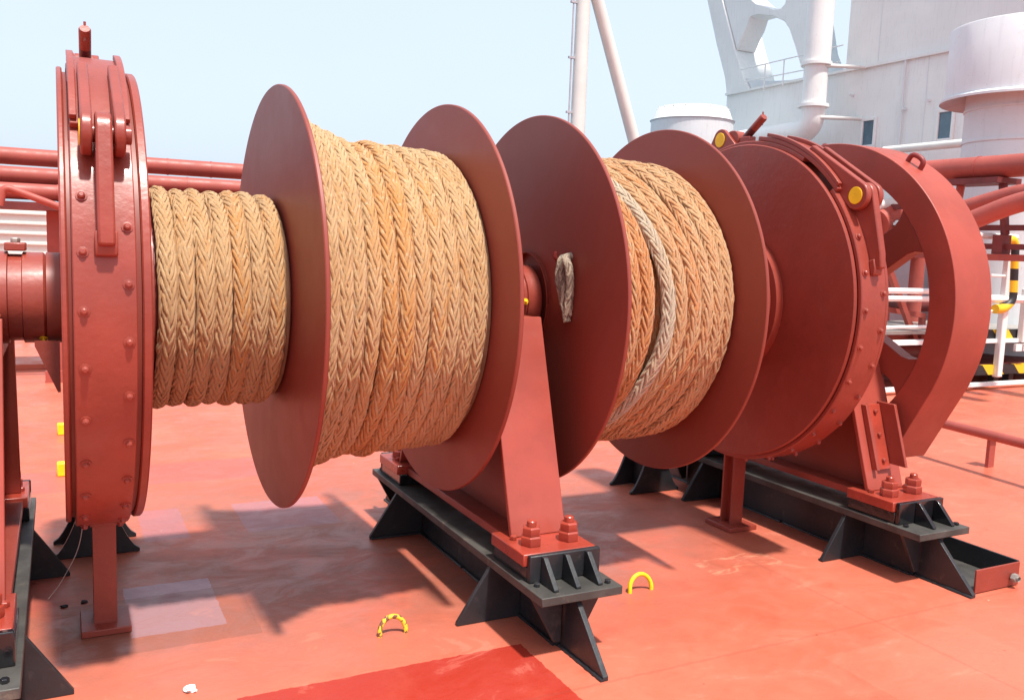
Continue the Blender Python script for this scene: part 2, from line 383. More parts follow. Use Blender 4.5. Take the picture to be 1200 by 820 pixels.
# low raised plating strip behind the winch
d = obj('deck_doubler_plate', B(-6, 9, 6.28, 6.9, .002, .05), 'deck'); tag(d, 'long low raised deck strip far behind the winch', None, kind='structure')

# ================================================================== WINCH DRUMS
def winch_drum(name, label, X0, spec):
    t = thing(name, label, 'winch drum', (X0, 0, H))
    for (x0, x1, r, lab) in spec['flanges']:
        o = obj('flange', L(ring_prof(x0, x1, .2, r, .003), seg=192, c=(0, 0, H)), 'red_face', t)
        if lab: o['label'] = lab
    for (x0, x1, r) in spec['barrels']:
        obj('barrel', L(ring_prof(x0, x1, .1, r, .001), seg=128, c=(0, 0, H)), 'red_face', t)
    for (x0, x1, r) in spec['brake']:
        obj('brake_disc', L(ring_prof(x0, x1, .2, r, .004), seg=192, c=(0, 0, H)), 'red', t)
    for (x0, x1, r) in spec['rings']:
        obj('end_ring', L(ring_prof(x0, x1, .2, r, .002), seg=128, c=(0, 0, H)), 'red', t)
    return t
winch_drum('winch_drum', 'red winch drum nearest the left edge, carrying the two fuller tan rope windings', .65, dict(
    flanges=[(.683, .698, .753, None), (1.317, 1.332, .75, None)],
    barrels=[(.222, .683, .322), (.698, 1.317, .42), (.018, .196, .715), (-.039, .002, .147)],
    brake=[(.002, .018, .73), (.196, .221, .731)], rings=[(.222, .262, .336), (1.332, 1.36, .2)]))
winch_drum('winch_drum', 'red winch drum right of the middle pedestal, carrying one rope winding and a bare hub', 2.4, dict(
    flanges=[(1.734, 1.749, .75, None), (2.358, 2.373, .75, None)],
    barrels=[(1.749, 2.358, .42), (2.373, 2.80, .30), (2.862, 3.012, .715)],
    brake=[(2.840, 2.858, .727), (3.014, 3.035, .731)], rings=[(1.72, 1.734, .2), (2.80, 2.84, .335)]))
o = obj('winch_shaft', L(ring_prof(-1.4, 3.7, .02, .085), seg=48, c=(0, 0, H)), 'red'); tag(o, 'long horizontal red shaft running through both winch drums and pedestals', 'shaft')

# ------------------------------------------------------------------ rope windings
rng = np.random.default_rng(7)
def coil(name, label, turns, core, mat='rope', seed=1, specials=()):
    rng = np.random.default_rng(seed)
    parts = [turn(rng=rng, **k) for k in turns]
    o = rope_mesh(name, parts, mat); tag(o, label, 'rope')
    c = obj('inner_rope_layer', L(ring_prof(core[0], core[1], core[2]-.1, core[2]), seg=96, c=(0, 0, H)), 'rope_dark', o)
    for (k, m, nm, lab) in specials:
        s = rope_mesh(nm, [turn(rng=rng, **k)], m, o); s['label'] = lab
    return o
tw = []
for i in range(7):
    tw.append(dict(x0=.294+i*.0562, R0=.352+[.004, 0, .002, -.001, .003, 0, -.002][i], dx=.02, tint=[0, .05, .1, -.1, .35, -.05, .15][i], slant=[0, .001, 0, .003, 0, 0, .004][i]))
coil('rope_winding', 'narrow neat winding of seven turns of tan braided rope beside the left brake', tw, (.27, .675, .345), 'rope', 3)
tw = []
Xs = [.728, .770, .815, .868, .922, .976, 1.030, 1.083, 1.136, 1.19, 1.240, 1.286]
Rs = [.632, .612, .592, .566, .560, .566, .556, .560, .553, .556, .552, .548]
Xs = [.728, .780, .834, .889, .944, .998, 1.053, 1.108, 1.163, 1.217, 1.268]
Rs = [.632, .604, .582, .566, .560, .566, .558, .560, .553, .552, .545]
for i in range(11):
    tw.append(dict(x0=Xs[i], R0=Rs[i], dx=.02, slant=[.004, .012, .016, .010, .004, .006, .002, .005, .003, .004, .002][i]*.8, ph=[0, .6, .8, .5, .4, -.4, .5, 0, 1, .3, 0][i],
                   tint=[.0, .1, .05, .15, .45, .5, .1, .3, .05, .1, 0][i], rise=[.016, .012, .008, 0, 0, 0, 0, .003, 0, 0, 0][i], rph=.4))
tw.append(dict(x0=.755, R0=.588, tint=.1)); tw.append(dict(x0=.805, R0=.556, tint=.1))
coil('rope_winding', 'widest winding of tan braided rope between the two left flanges', tw, (.70, 1.315, .54), 'rope', 5)
tw = []
for x in (1.785, 1.845, 1.91, 1.975, 2.04, 2.105, 2.17, 2.235, 2.30): tw.append(dict(x0=x, R0=.512, Rr=.031, tint=.3, slant=.006))
for x0, R0, cr, ti, li in ((1.79, .545, 0, .2, 0), (1.888, .560, .06, .45, 0), (1.945, .568, .11, .5, .002), (2.088, .582, .20, .15, .004), (2.146, .584, .17, .3, .005),
                           (2.204, .585, .13, .15, .006), (2.262, .583, .085, .1, .006), (2.316, .572, .04, .15, .004), (2.326, .545, 0, .2, 0)):
    tw.append(dict(x0=x0, R0=R0, cross=cr, lift=li*.3-.003, tint=ti, Rr=.0300))
coil('rope_winding', 'loosely crossed winding of orange and whitish rope on the right drum', tw, (1.75, 2.356, .50), 'rope_orange', 11, [
    (dict(x0=2.032, R0=.578, cross=.20, lift=.002, Rr=.0285), 'rope_pale', 'pale_rope_turn', 'whitish turn of rope'),
    (dict(x0=1.836, R0=.560, cross=.02, Rr=.0275), 'rope_grey', 'grey_rope_turn', 'greyish turn of rope')])

# ------------------------------------------------------------------ band brakes
def band_brake(X0, label, sx=1.0):
    t = thing('band_brake', label, 'band brake', (X0+.08, 0, H))
    xb0, xb1 = X0, X0+.153*sx
    A0 = math.pi*2*(-190)/360
    # band: open at the hinge, from 41 deg downwards round to 62 deg
    bm = bmesh.new(); lathe(bm, [(xb0, .728), (xb0, .741), (xb0+.003, .745), (xb1-.003, .745), (xb1, .741), (xb1, .728)], seg=170, c=(0, 0, H), a0=R_(-300), a1=R_(43))
    obj('brake_band', bm, 'red', t)
    bm = bmesh.new(); lathe(bm, [(xb0+.006, .716), (xb0+.006, .727), (xb1-.006, .727), (xb1-.006, .716)], seg=170, c=(0, 0, H), a0=R_(-298), a1=R_(41))
    obj('brake_lining', bm, 'red_dark', t)
    bm = bmesh.new(); lathe(bm, [(xb0+.002, .7455), (xb0+.002, .765), (xb1-.002, .765), (xb1-.002, .7455)], seg=30, c=(0, 0, H), a0=R_(41.5), a1=R_(84))
    obj('saddle_plate', bm, 'red', t, bevel=.003)
    for xa, xc in ((xb0+.001, xb0+.020), (xb1-.020, xb1-.001)):
        bm = bmesh.new(); lathe(bm, [(xa, .766), (xa, .782), (xc, .782), (xc, .766)], seg=24, c=(0, 0, H), a0=R_(42.5), a1=R_(80)); obj('saddle_rib', bm, 'red', t, bevel=.002)
    pin = pol(.803, 36.5)
    for xa, xc in ((X0+.026, X0+.054), (X0+.106*sx, X0+.134*sx)):
        pts = hull(circ2(pin, .058)+[pol(.766, 62), pol(.800, 61), pol(.748, 44)])
        obj('lug_plate', PR(pts, xa, xc), 'red', t, bevel=.005)
    pts = hull(circ2(pin, .056)+[pol(.752, 13.8), pol(.792, 13.8), pol(.803, 18)])
    o = obj('lever', PR(pts, X0+.060, X0+.101*sx), 'red', t, bevel=.006)
    obj('lever_foot', PR([pol(.7455, 12.2), pol(.762, 12.2), pol(.772, 14.0), pol(.772, 17), pol(.7455, 17)], X0+.053, X0+.108*sx), 'red', o, bevel=.004)
    bm = bmesh.new(); lathe(bm, disc_prof(X0+.0225, X0+.0255, .035), seg=32, c=(0, pin[0], pin[1])); obj('pin_cap', bm, 'yellow', t)
    bm = bmesh.new(); lathe(bm, disc_prof(X0+.028, X0+.150*sx, .024), seg=24, c=(0, pin[0], pin[1])); obj('hinge_pin', bm, 'red', t)
    # rear lug with its tightening screw
    p2 = (.20, H+.768)
    for xa, xc in ((X0+.012, X0+.030), (X0+.088*sx, X0+.106*sx)):
        pts = hull(circ2(p2, .052)+[pol(.7455, 97), pol(.7455, 115)]); obj('rear_lug', PR(pts, xa, xc), 'red', t, bevel=.003)
    bm = bmesh.new(); lathe(bm, disc_prof(X0+.0085, X0+.0115, .035), seg=32, c=(0, p2[0], p2[1])); obj('pin_cap', bm, 'yellow', t)
    bm = bmesh.new(); lathe(bm, disc_prof(X0+.030, X0+.088*sx, .040), seg=28, c=(0, p2[0]-.07, p2[1]+.0)); obj('trunnion', bm, 'red', t)
    bm = bmesh.new(); box(bm, X0+.036, X0+.082*sx, .02, .12, H+.745, H+.775); obj('trunnion_block', bm, 'red', t, bevel=.004)
    a = Vector((X0+.062, .125, H+.735)); b = Vector((X0+.058, -.045, H+.858)); dv = (b-a)
    o = obj('screw_rod', T([a, a+dv*.62], .0185, 24), 'wornshaft', t)
    s = obj('rod_end', T([a+dv*.62, a+dv*.97, b], [.0185, .0185, .015], 24), 'red', o)
    obj('split_pin', T([b-dv*.06+Vector((0, 0, -.03)), b-dv*.06+Vector((0, 0, .03))], .004, 8), 'red', s)
    # rivets in two staggered rows
    for row, xo, ph in ((0, .025*sx, 1.3), (1, .132*sx, -5.0)):
        for k in range(-7, 3):
            deg = ph+11.7*k
            if deg > 31: continue
            y, z = pol(.7445, deg); a = R_(deg)
            bm = bmesh.new(); lathe(bm, [(0, .0150), (.003, .0150), (.004, .0095), (.012, .0088), (.015, .005), (.015, .0004)], seg=10, axis='Z', close=False)
            bmesh.ops.rotate(bm, verts=bm.verts, cent=(0, 0, 0), matrix=Vector((0, 0, 1)).rotation_difference(Vector((0, -math.cos(a), math.sin(a)))).to_matrix())
            bmesh.ops.translate(bm, verts=bm.verts, vec=(X0+xo, y, z)); obj('rivet', bm, 'red', t)
    return t
band_brake(.029, 'red riveted band brake around the brake wheel at the left of the picture')
band_brake(2.860, 'red riveted band brake with two yellow pin caps beside the gear guard', .92)

# ------------------------------------------------------------------ foundations and pedestals
def foundation(c, label, ribs=(-.085, 0, .085), gloss=False):
    t = thing('foundation_beam', label, 'foundation', (c, 0, 0), 'black winch foundation beams')
    cap = 'black_gloss' if gloss else 'black'
    obj('top_plate', B(c-.155, c+.155, -.90, .84, .205, .235), 'beamtop', t, bevel=.003)
    obj('web', B((c-.022, c+.022, -.78, .78, 0, .205), (c+.09, c+.11, -.5, .5, 0, .205)), 'black', t)
    for y in (-.5, .5):
        for s in (-1, 1):
            obj('gusset', PR([(c+s*.023, .001), (c+s*.275, .001), (c+s*.275, .012), (c+s*.150, .2045), (c+s*.023, .2045)], y-.009, y+.009, 'XZ'), 'black', t, bevel=.002)
    for s in (-1, 1):
        rw = random.Random(int(c*100)+s)
        def bead(a, b):
            a, b = Vector(a), Vector(b); n = int((b-a).length/.012)+2; P_ = [a+(b-a)*k/(n-1) for k in range(n)]
            obj('weld_bead', T(P_, [rw.uniform(.0055, .0085) for _ in P_], 8), 'black', t)
        bead((c-.027, s*.01, .003), (c-.027, s*.49, .003)); bead((c-.03, s*.487, .003), (c-.27, s*.487, .003)); bead((c-.027, s*.51, .003), (c-.027, s*.77, .003))
        bead((c-.013, s*.785, .003), (c-.013, s*1.055, .003)); bead((c-.012, s*.80, .202), (c-.012, s*.86, .202))
        obj('gusset', PR([(s*.781, .001), (s*1.055, .001), (s*1.055, .014), (s*.865, .2045), (s*.781, .2045)], c-.010, c+.010), 'black', t, bevel=.002)
        for q in (-1, 1):
            obj('gusset', PR([(c+q*.023, .03), (c+q*.05, .03), (c+q*.145, .2045), (c+q*.023, .2045)], s*.80-.008, s*.80+.008, 'XZ'), 'black', t, bevel=.002)
        # shim pad and end stopper with ribs
        pad = obj('shim_pad', B(c-.135, c+.140, *sorted((s*.50, s*.752)), .236, .286), 'black_gloss', t, bevel=.003)
        st = obj('end_stopper', B(c-.135, c+.140, *sorted((s*.754, s*.776)), .236, .330), cap, t, bevel=.004)
        for r in ribs:
            obj('stopper_rib', PR([(s*.777, .236), (s*.872, .236), (s*.872, .243), (s*.792, .326), (s*.777, .326)], c+r-.009, c+r+.009), cap, st, bevel=.002)
        for (x, y) in ((.12, .86), (-.12, .80)):
            o = obj('bolt_head', hexnut(bmesh.new(), (c+x, s*y, .2355), .011, .012), cap, t)
    return t
def pedestal(c, label, nip, nx=.14, house=True, web_off=.0):
    t = thing('bearing_pedestal', label, 'bearing pedestal', (c, 0, .29), 'red bearing pedestals')
    x0, x1 = c-.110, c+.112
    obj('base_rail', B((c-.10, c+.12, -.499, .499, .287, .318),), 'red', t, bevel=.003)
    for s in (-1, 1):
        obj('base_plate', B(c-.148, c+.135, *sorted((s*.50, s*.752)), .287, .330), 'orange', t, bevel=.004)
        # sloping face plate
        pts = [(s*.565, .331), (s*.585, .331), (s*.335, 1.09), (s*.315, 1.09)]
        obj('face_plate', PR(pts, x0, x1), 'red_lit', t, bevel=.003)
        for x in (-.075, .075):
            n = obj('hex_nut', hexnut(bmesh.new(), (c+x+.0, s*.665, .331), .039, .034), 'orange', t, bevel=.003)
            obj('lock_nut', hexnut(bmesh.new(), (c+x+.0, s*.665, .366), .034, .030), 'orange', n, bevel=.003)
            obj('stud_end', L([(0, .017), (.016, .017), (.019, .014), (.019, .0005)], seg=20, axis='Z', c=(c+x, s*.665, .397), close=False), 'orange', n)
        for x in (-.11, .11):
            obj('anchor_bolt', hexnut(bmesh.new(), (c+x, s*.60, .331), .013, .014), 'orange', t)
    obj('web_plate', PR([(-.564, .319), (.564, .319), (.314, 1.085), (-.314, 1.085)], c-.012, c+.012), 'red_face', t)
    obj('cap_block', B(c-.10, c+.10, -.31, .31, .95, 1.088), 'red', t, bevel=.004)
    h = obj('bearing_housing', L([(c-.145, .09), (c-.145, .148), (c+.115, .148), (c+.118, .139), (c+.155, .139), (c+.158, .147), (c+.215, .147), (c+.222, .140), (c+.222, .09)], seg=72, c=(0, 0, H)), 'red', t)
    obj('clamp_plate', B((c+.108, c+.168, -.055, .055, H+.150, H+.176),), 'red', h, bevel=.004)
    for y in (-.03, .03):
        obj('clamp_bolt', hexnut(bmesh.new(), (c+.138, y, H+.1765), .013, .014), 'metal', h)
    for a in nip:
        y, z = -.147*math.cos(R_(a)), H+.147*math.sin(R_(a))
        n = bmesh.new(); lathe(n, [(0, .013), (.003, .013), (.004, .006), (.010, .005), (.013, .002), (.013, .0004)], seg=14, axis='Z', close=False)
        bmesh.ops.rotate(n, verts=n.verts, cent=(0, 0, 0), matrix=Vector((0, 0, 1)).rotation_difference(Vector((0, y, z-H)).normalized()).to_matrix())
        bmesh.ops.translate(n, verts=n.verts, vec=(c+nx, y, z)); obj('grease_nipple', n, 'yellow', h)
    return t
foundation(1.512, 'black foundation beam under the middle pedestal, its front end facing the viewer')
foundation(3.290, 'black foundation beam at the right with a wet looking end stopper and a drip tray alongside', ribs=(-.03, .085), gloss=True)
foundation(-.262, 'black foundation beam cut off by the left edge of the picture', gloss=True)
pedestal(1.512, 'red bearing pedestal between the two winch drums', (2,))
pedestal(3.290, 'red bearing pedestal at the right between band brake and gear guard', ())
pedestal(-.262, 'red bearing pedestal cut off by the left edge of the picture', (-58,), .212)
# cable-clip bracket on the right pedestal
t = thing('guide_bracket', 'small red angle bracket bolted to the sloping face of the right pedestal', 'bracket', (3.3, -.5, .5))
def slope_y(z): return -.585+(z-.331)*(.25/.759)
def slab(x0, x1, z0, z1, o0, o1):
    return PR([(slope_y(z0)-o0, z0), (slope_y(z1)-o0, z1), (slope_y(z1)-o1, z1), (slope_y(z0)-o1, z0)], x0, x1)
obj('back_strip', slab(3.225, 3.245, .42, .70, .002, .03), 'red', t, bevel=.002)
obj('angle_plate', slab(3.256, 3.325, .42, .70, .002, .018), 'orange', t, bevel=.002)
obj('fin_plate', slab(3.327, 3.343, .44, .71, .003, .10), 'red', t, bevel=.003)
for z in (.46, .57, .67):
    bm = bmesh.new(); lathe(bm, [(0, .009), (-.012, .009), (-.014, .006), (-.014, .0004)], seg=10, axis='Y', c=(3.285, slope_y(z)-.018, z), close=False); obj('bracket_bolt', bm, 'red', t)
# bracket plate below the left bearing
o = obj('bearing_bracket', PR([(-.075, .985), (-.012, .835), (-.004, .835), (-.004, 1.0), (-.075, 1.0)], -.12, -.10, 'XZ'), 'red'); tag(o, 'small dark red bracket plate under the left bearing housing by the brake', 'bracket')

# ------------------------------------------------------------------ gear guard ring
t = thing('gear_guard', 'large red ring shaped gear guard with slanting spokes at the right end of the winch', 'gear guard', (3.5, 0, .44))
X0, X1 = 3.385, 3.622
outer = []
for k in range(0, 241):
    a = -.5*math.pi+2*math.pi*k/240
    outer.append((.776*math.cos(a), .776*math.sin(a)))
outer = hull(outer+[(-.51, -.690), (.51, -.690)]); outer = [p for p in outer if p[1] >= -.6901]
# order by angle and pair with the inner circle
outer = sorted(outer, key=lambda p: math.atan2(p[1], p[0]))
def resample(poly, n):
    out = []
    for k in range(n):
        a = -math.pi+2*math.pi*k/n; d = Vector((math.cos(a), math.sin(a))); best = None
        for i in range(len(poly)):
            p, q = Vector(poly[i]), Vector(poly[(i+1) % len(poly)]); e = q-p; den = d.x*e.y-d.y*e.x
            if abs(den) < 1e-12: continue
            tt = (p.x*e.y-p.y*e.x)/den; uu = (p.x*d.y-p.y*d.x)/den
            if tt > 0 and -1e-6 <= uu <= 1+1e-6: best = tt if best is None else max(best, tt)
        out.append(best)
    return out
NA = 480; ro = resample(outer, NA)
bm = bmesh.new(); rr = []
for k in range(NA):
    a = -math.pi+2*math.pi*k/NA; c, s = math.cos(a), math.sin(a)
    ri = .645
    if s < 0: ri = min(.645, .63/max(abs(s), 1e-6)) 
    rr.append([bm.verts.new((x, r*c, H+r*s)) for x, r in ((X0, ri), (X0, ro[k]), (X1, ro[k]), (X1, ri))])
for k in range(NA):
    A, Bq = rr[k], rr[(k+1) % NA]
    for i in range(4): bm.faces.new((A[i], A[(i+1) % 4], Bq[(i+1) % 4], Bq[i]))
obj('guard_rim', bm, 'red_lit', t, bevel=.003, ang=.5)
for deg, wdt in ((34, .15), (-28, .125), (-90, .13), (-152, .13), (150, .13)):
    a = R_(deg); d_ = Vector((0, -math.cos(a), math.sin(a))); n_ = Vector((0, math.sin(a), math.cos(a)))
    pts = []
    for r, h in ((.12, wdt/2), (.56, wdt/2), (.600, wdt/2+.012), (.643, wdt/2+.045), (.643, -wdt/2-.045), (.600, -wdt/2-.012), (.56, -wdt/2), (.12, -wdt/2)):
        v = d_*r+n_*h; pts.append((v.y, H+v.z))
    obj('spoke', PR(pts, X0+.004, X0+.075), 'red_face', t, bevel=.003)
obj('guard_hub', L(ring_prof(X0-.02, X0+.12, .0905, .20), seg=64, c=(0, 0, H)), 'red', t)
# lifting eye: a bent bar standing on the rim
b0 = pol(.777, 62); b1 = pol(.777, 56)
def rp(r, deg, x): y, z = pol(r, deg); return (x, y, z)
obj('lifting_eye', T(rounded([rp(.770, 60.8, 3.495), rp(.812, 60.6, 3.495), rp(.820, 58, 3.50), rp(.812, 55.5, 3.505), rp(.770, 55.3, 3.505)], .032), .012, 12), 'red_dark', t)
o = obj('guard_rivet', hexnut(bmesh.new(), (3.42, .06, H+.773), .013, .012), 'red', t)

# ------------------------------------------------------------------ brake support posts
def post(x, y, h, label, bw):
    t = thing('brake_support_post', label, 'post', (x, y, 0), 'red posts under the band brakes')
    obj('base_plate', B(x-bw, x+bw, y-.095, y+.095, .001, .024), 'red', t, bevel=.003)
    obj('column', B((x-.036, x+.036, y-.040, y-.030, .024, h), (x-.005, x+.005, y-.030, y+.030, .024, h), (x-.036, x+.036, y+.030, y+.040, .024, h)), 'red', t)
    obj('cap_plate', B(x-.045, x+.045, y-.05, y+.05, h, h+.012), 'red', t, bevel=.002)
    return t
p = post(.117, -.035, .368, 'short red post on a square foot under the left band brake', .078)
p2 = post(2.972, .055, .368, 'short red H section post under the right band brake', .085)
# black bases behind the brake posts
def brake_base(x, y, label):
    t = thing('flared_pedestal', label, 'steel pedestal', (x, y, 0), 'black bases behind the brake posts')
    for dy in (-.10, .10):
        L_ = [(-.165, .002), (-.165, .014)]+[(-.165+.105*(k/8)**.8, .014+.20*(k/8)**1.25) for k in range(1, 9)]
        R__ = [(-a, b) for a, b in reversed(L_)]
        obj('side_plate', PR([(x+a, b) for a, b in L_+R__], y+dy-.008, y+dy+.008, 'XZ'), 'black', t, bevel=.002)
    obj('mid_web', B(x-.012, x+.012, y-.0915, y+.0915, .002, .20), 'black', t)
    obj('top_plate', B(x-.09, x+.09, y-.15, y+.15, .215, .237), 'beamtop', t, bevel=.002)
    obj('rear_strut', B(x-.03, x+.03, y-.02, y+.02, .2375, .62), 'red', t)
brake_base(.117, .80, 'black flared steel base on the deck behind the left short post')
brake_base(2.972, .80, 'black flared steel base behind the lower edge of the fourth flange')
# ------------------------------------------------------------------ drip tray
t = thing('drip_tray', 'long shallow steel drip tray with red front beside the right foundation beam', 'drip tray', (3.47, -.5, 0))
obj('tray_floor', B(3.315, 3.615, -1.02, .35, .004, .012), 'beamtop', t)
obj('tray_side', B(3.612, 3.622, -1.02, .35, .004, .105), 'black', t, bevel=.002)
obj('tray_front', B(3.33, 3.611, -1.03, -1.021, .004, .103), 'red', t, bevel=.002)
obj('drain_plug', hexnut(bmesh.new(), (3.56, -1.056, .045), .019, .022, axis='Y'), 'metal', t)
obj('drain_neck', L([(-.034, .011), (0, .011)], seg=16, axis='Y', c=(3.56, -1.031, .045), close=False), 'metal', t)
# ------------------------------------------------------------------ deck rings
def deck_ring(x, y, r, label, mat, tilt=0):
    o = obj('lashing_ring', T([(x-r, y, -.004)]+[(x-r*math.cos(math.pi*k/20), y+tilt*math.sin(math.pi*k/20), .012+r*1.05*math.sin(math.pi*k/20)) for k in range(21)]+[(x+r, y, -.004)], .0085, 12), mat)
    tag(o, label, 'lashing ring', 'yellow lashing rings welded on the deck')
deck_ring(1.006, -.482, .047, 'half ring of worn yellow paint on the deck left of the middle foundation', 'worn_yellow', .012)
deck_ring(2.050, -.480, .052, 'bright yellow half ring on the deck right of the middle foundation', 'yellow_bright', .012)
# ------------------------------------------------------------------ rope tail hanging from the flange
t = thing('rope_tail', 'knotted end of thin twisted cord hanging from a hook on the flange', 'rope end', (1.70, -.32, 1.3))
rng = np.random.default_rng(4)
def cordpath(pts, Rr, seedr, n=90, pitch=.13):
    P = [Vector(p) for p in rounded(pts, .03, 8)]; P = np.array([list(p) for p in P]); s = np.concatenate([[0], np.cumsum(np.linalg.norm(np.diff(P, axis=0), axis=1))])
    u = np.linspace(0, s[-1], n); C = np.stack([np.interp(u, s, P[:, i]) for i in range(3)], 1)
    Tn = np.gradient(C, axis=0); Tn /= np.linalg.norm(Tn, axis=1)[:, None]; N = np.cross(Tn, np.array([1., .02, 0])); N /= np.linalg.norm(N, axis=1)[:, None]; Bn = np.cross(Tn, N)
    return braid(C, N, Bn, Tn, Rr, pitch, .35, rng=rng)
cx = 1.716
rope_mesh('cord', [cordpath([(1.75, -.305, 1.318), (cx, -.308, 1.312), (cx-.006, -.300, 1.24), (cx, -.335, 1.15), (cx+.004, -.368, 1.088)], .0155, 1),
                   cordpath([(1.75, -.345, 1.325), (cx-.016, -.360, 1.318), (cx-.010, -.385, 1.285), (cx, -.385, 1.21), (cx+.002, -.372, 1.10)], .0165, 1),
                   cordpath([(cx-.004, -.33, 1.29), (cx-.012, -.345, 1.22), (cx-.004, -.362, 1.12), (cx+.002, -.370, 1.075)], .0155, 1)], 'rope_tail', t)
obj('hook', T([(1.733, -.285, 1.30), (1.712, -.285, 1.302), (1.698, -.287, 1.318), (1.70, -.287, 1.338)], .0085, 12), 'red_dark', t)

# ================================================================== BACKGROUND LEFT
def pipe(name, pts, r, mat, label, cat, group=None, seg=24, rad=.3, collars=(), parent=None):
    pts = rounded(pts, rad) if len(pts) > 2 else [Vector(p) for p in pts]
    t = thing(name, label, cat, tuple(pts[0]), group)
    obj('pipe_run', T(pts, r, seg), mat, t)
    for (c, dr, w_) in collars:
        c = Vector(c); i = min(range(len(pts)-1), key=lambda k: ((pts[k]+pts[k+1])/2-c).length); d_ = (pts[i+1]-pts[i]).normalized()
        cc = pts[i]+d_*((c-pts[i]).dot(d_)); obj('collar', T([cc-d_*w_/2, cc+d_*w_/2], dr, seg), mat, t)
    return t
g = 'red pipes running behind the winch'
def pz(px, py, Y): return aty(px, py, Y).z
pipe('red_pipe', [(-6, 6.0, 1.978), (9, 6.0, 1.978)], .077, 'pipe', 'topmost red pipe running behind the left brake', 'pipe', g, collars=[((.95, 6, 1.978), .081, .014), ((1.35, 6, 1.978), .081, .014), ((-.9, 6, 1.978), .081, .014)])
pipe('red_pipe', [(-6, 5.75, 1.800), (9, 5.75, 1.800)], .074, 'pipe', 'middle red pipe running behind the left brake, under the topmost one', 'pipe', g, collars=[((1.1, 5.75, 1.8), .078, .014)])
pipe('red_pipe', [(-6, 5.55, 1.655), (9, 5.55, 1.655)], .070, 'pipe', 'lowest of the three thick red pipes behind the left brake', 'pipe', g, collars=[((.0, 5.55, 1.655), .074, .014)])
pipe('drain_pipe', [(-.43, 5.3, 1.52), (-.40, 5.3, 1.680), (.10, 5.3, 1.50), (.35, 5.3, 1.41)], .030, 'pipe', 'thin sloping bright red pipe in front of the thick pipes at the left', 'pipe', rad=.06)
t = thing('pipe_support', 'red post and shelf carrying the pipes behind the left brake', 'pipe support', (-.05, 5.75, 0))
obj('post', B(-.095, .065, 5.70, 5.80, 0, 1.50), 'pipe', t); obj('shelf', B(-6, 9, 5.45, 6.1, 1.502, 1.565), 'pipe_dark', t)
obj('shoe', B(-.13, .10, 5.42, 5.48, 0, .10), 'pipe', t)
t = thing('bulwark_panel', 'white ribbed steel panel seen under the red pipes at the left edge', 'panel', (-1, 9, 0))
obj('panel', B(-8, 2.2, 9.0, 9.1, .9, 1.62), 'cream', t)
for z in (1.02, 1.14, 1.26, 1.38, 1.5): obj('rib', B(-8, 2.2, 8.965, 8.998, z, z+.02), 'cream', t)
for x in (-6, -3, -.42, 2.1): obj('stanchion', B(x, x+.07, 9.0, 9.1, 0, .898), 'pipe', t)
for (y, lab) in ((3.20, 'yellow painted block on the deck behind the left brake, the farther of two'), (2.10, 'yellow painted block on the deck behind the left brake, the nearer of two')):
    bm = bmesh.new(); box(bm, -.035, .055, y-.03, y+.03, 0, .075); o = obj('deck_marker', bm, 'yellow_bright', bevel=.006); tag(o, lab, 'marker block', 'yellow blocks behind the left brake')
# thin wire hanging under the left brake
pts = rounded([(.055, -.02, .375), (.04, .05, .25), (-.02, .15, .10), (-.06, .2, .03)], .12)
o = obj('thin_wire', T(pts, .0014, 6), 'white'); tag(o, 'thin pale wire curving down to the deck under the left brake', 'wire')
# dark flakes on the deck; the white lump stands in for a glint
for i, (px, py, s, m, lab) in enumerate(((75, 711, .012, 'scale_dark', 'dark paint flake on the deck left of the short post'), (98, 706, .012, 'scale_dark', 'dark paint flake just left of the short post, nearer to it'), (222, 809, .020, 'fleck', 'white lump standing in for a bright glint on the deck at the bottom left'))):
    p_ = atz(px, py, 0); bm = bmesh.new(); bmesh.ops.create_icosphere(bm, subdivisions=2, radius=s); random.seed(i)
    for v in bm.verts: v.co *= random.uniform(.45, 1.35); v.co.z *= .45
    bmesh.ops.translate(bm, verts=bm.verts, vec=(p_.x, p_.y, s*.3)); o = obj('chip_or_glint', bm, m, smooth=False); tag(o, lab, 'scrap')

# ================================================================== BACKGROUND: masts, vents, superstructure
def vtop(px, py, Y): return aty(px, py, Y)
a = aty(674, 160, 16); 
t = thing('mast_post', 'tall pale grey mast post with a conduit beside it, rising behind the third flange', 'mast', (a.x, 16, 0))
b = aty(684, 0, 16)
xm = (aty(676.5, 150, 16).x+b.x)/2
obj('post', T([(xm, 16, 0), (xm, 16, 14)], [.20, .15], 32), 'cream', t)
xl = aty(670, 60, 16).x
obj('conduit', T([(xl, 16, 0), (xl, 16, 14)], .022, 10), 'grey', t)
for z in (4.6, 5.9, 7.2): obj('clip', B(xl-.08, xl+.10, 15.97, 16.03, z, z+.05), 'grey', t)
a = aty(743, 165, 16); b = aty(700, 0, 16); d_ = (b-a)
o = obj('mast_stay', T([a-d_*1.2, b+d_*1.5], .155, 28), 'cream'); tag(o, 'slanting pale grey tubular stay leaning against the mast', 'mast stay')
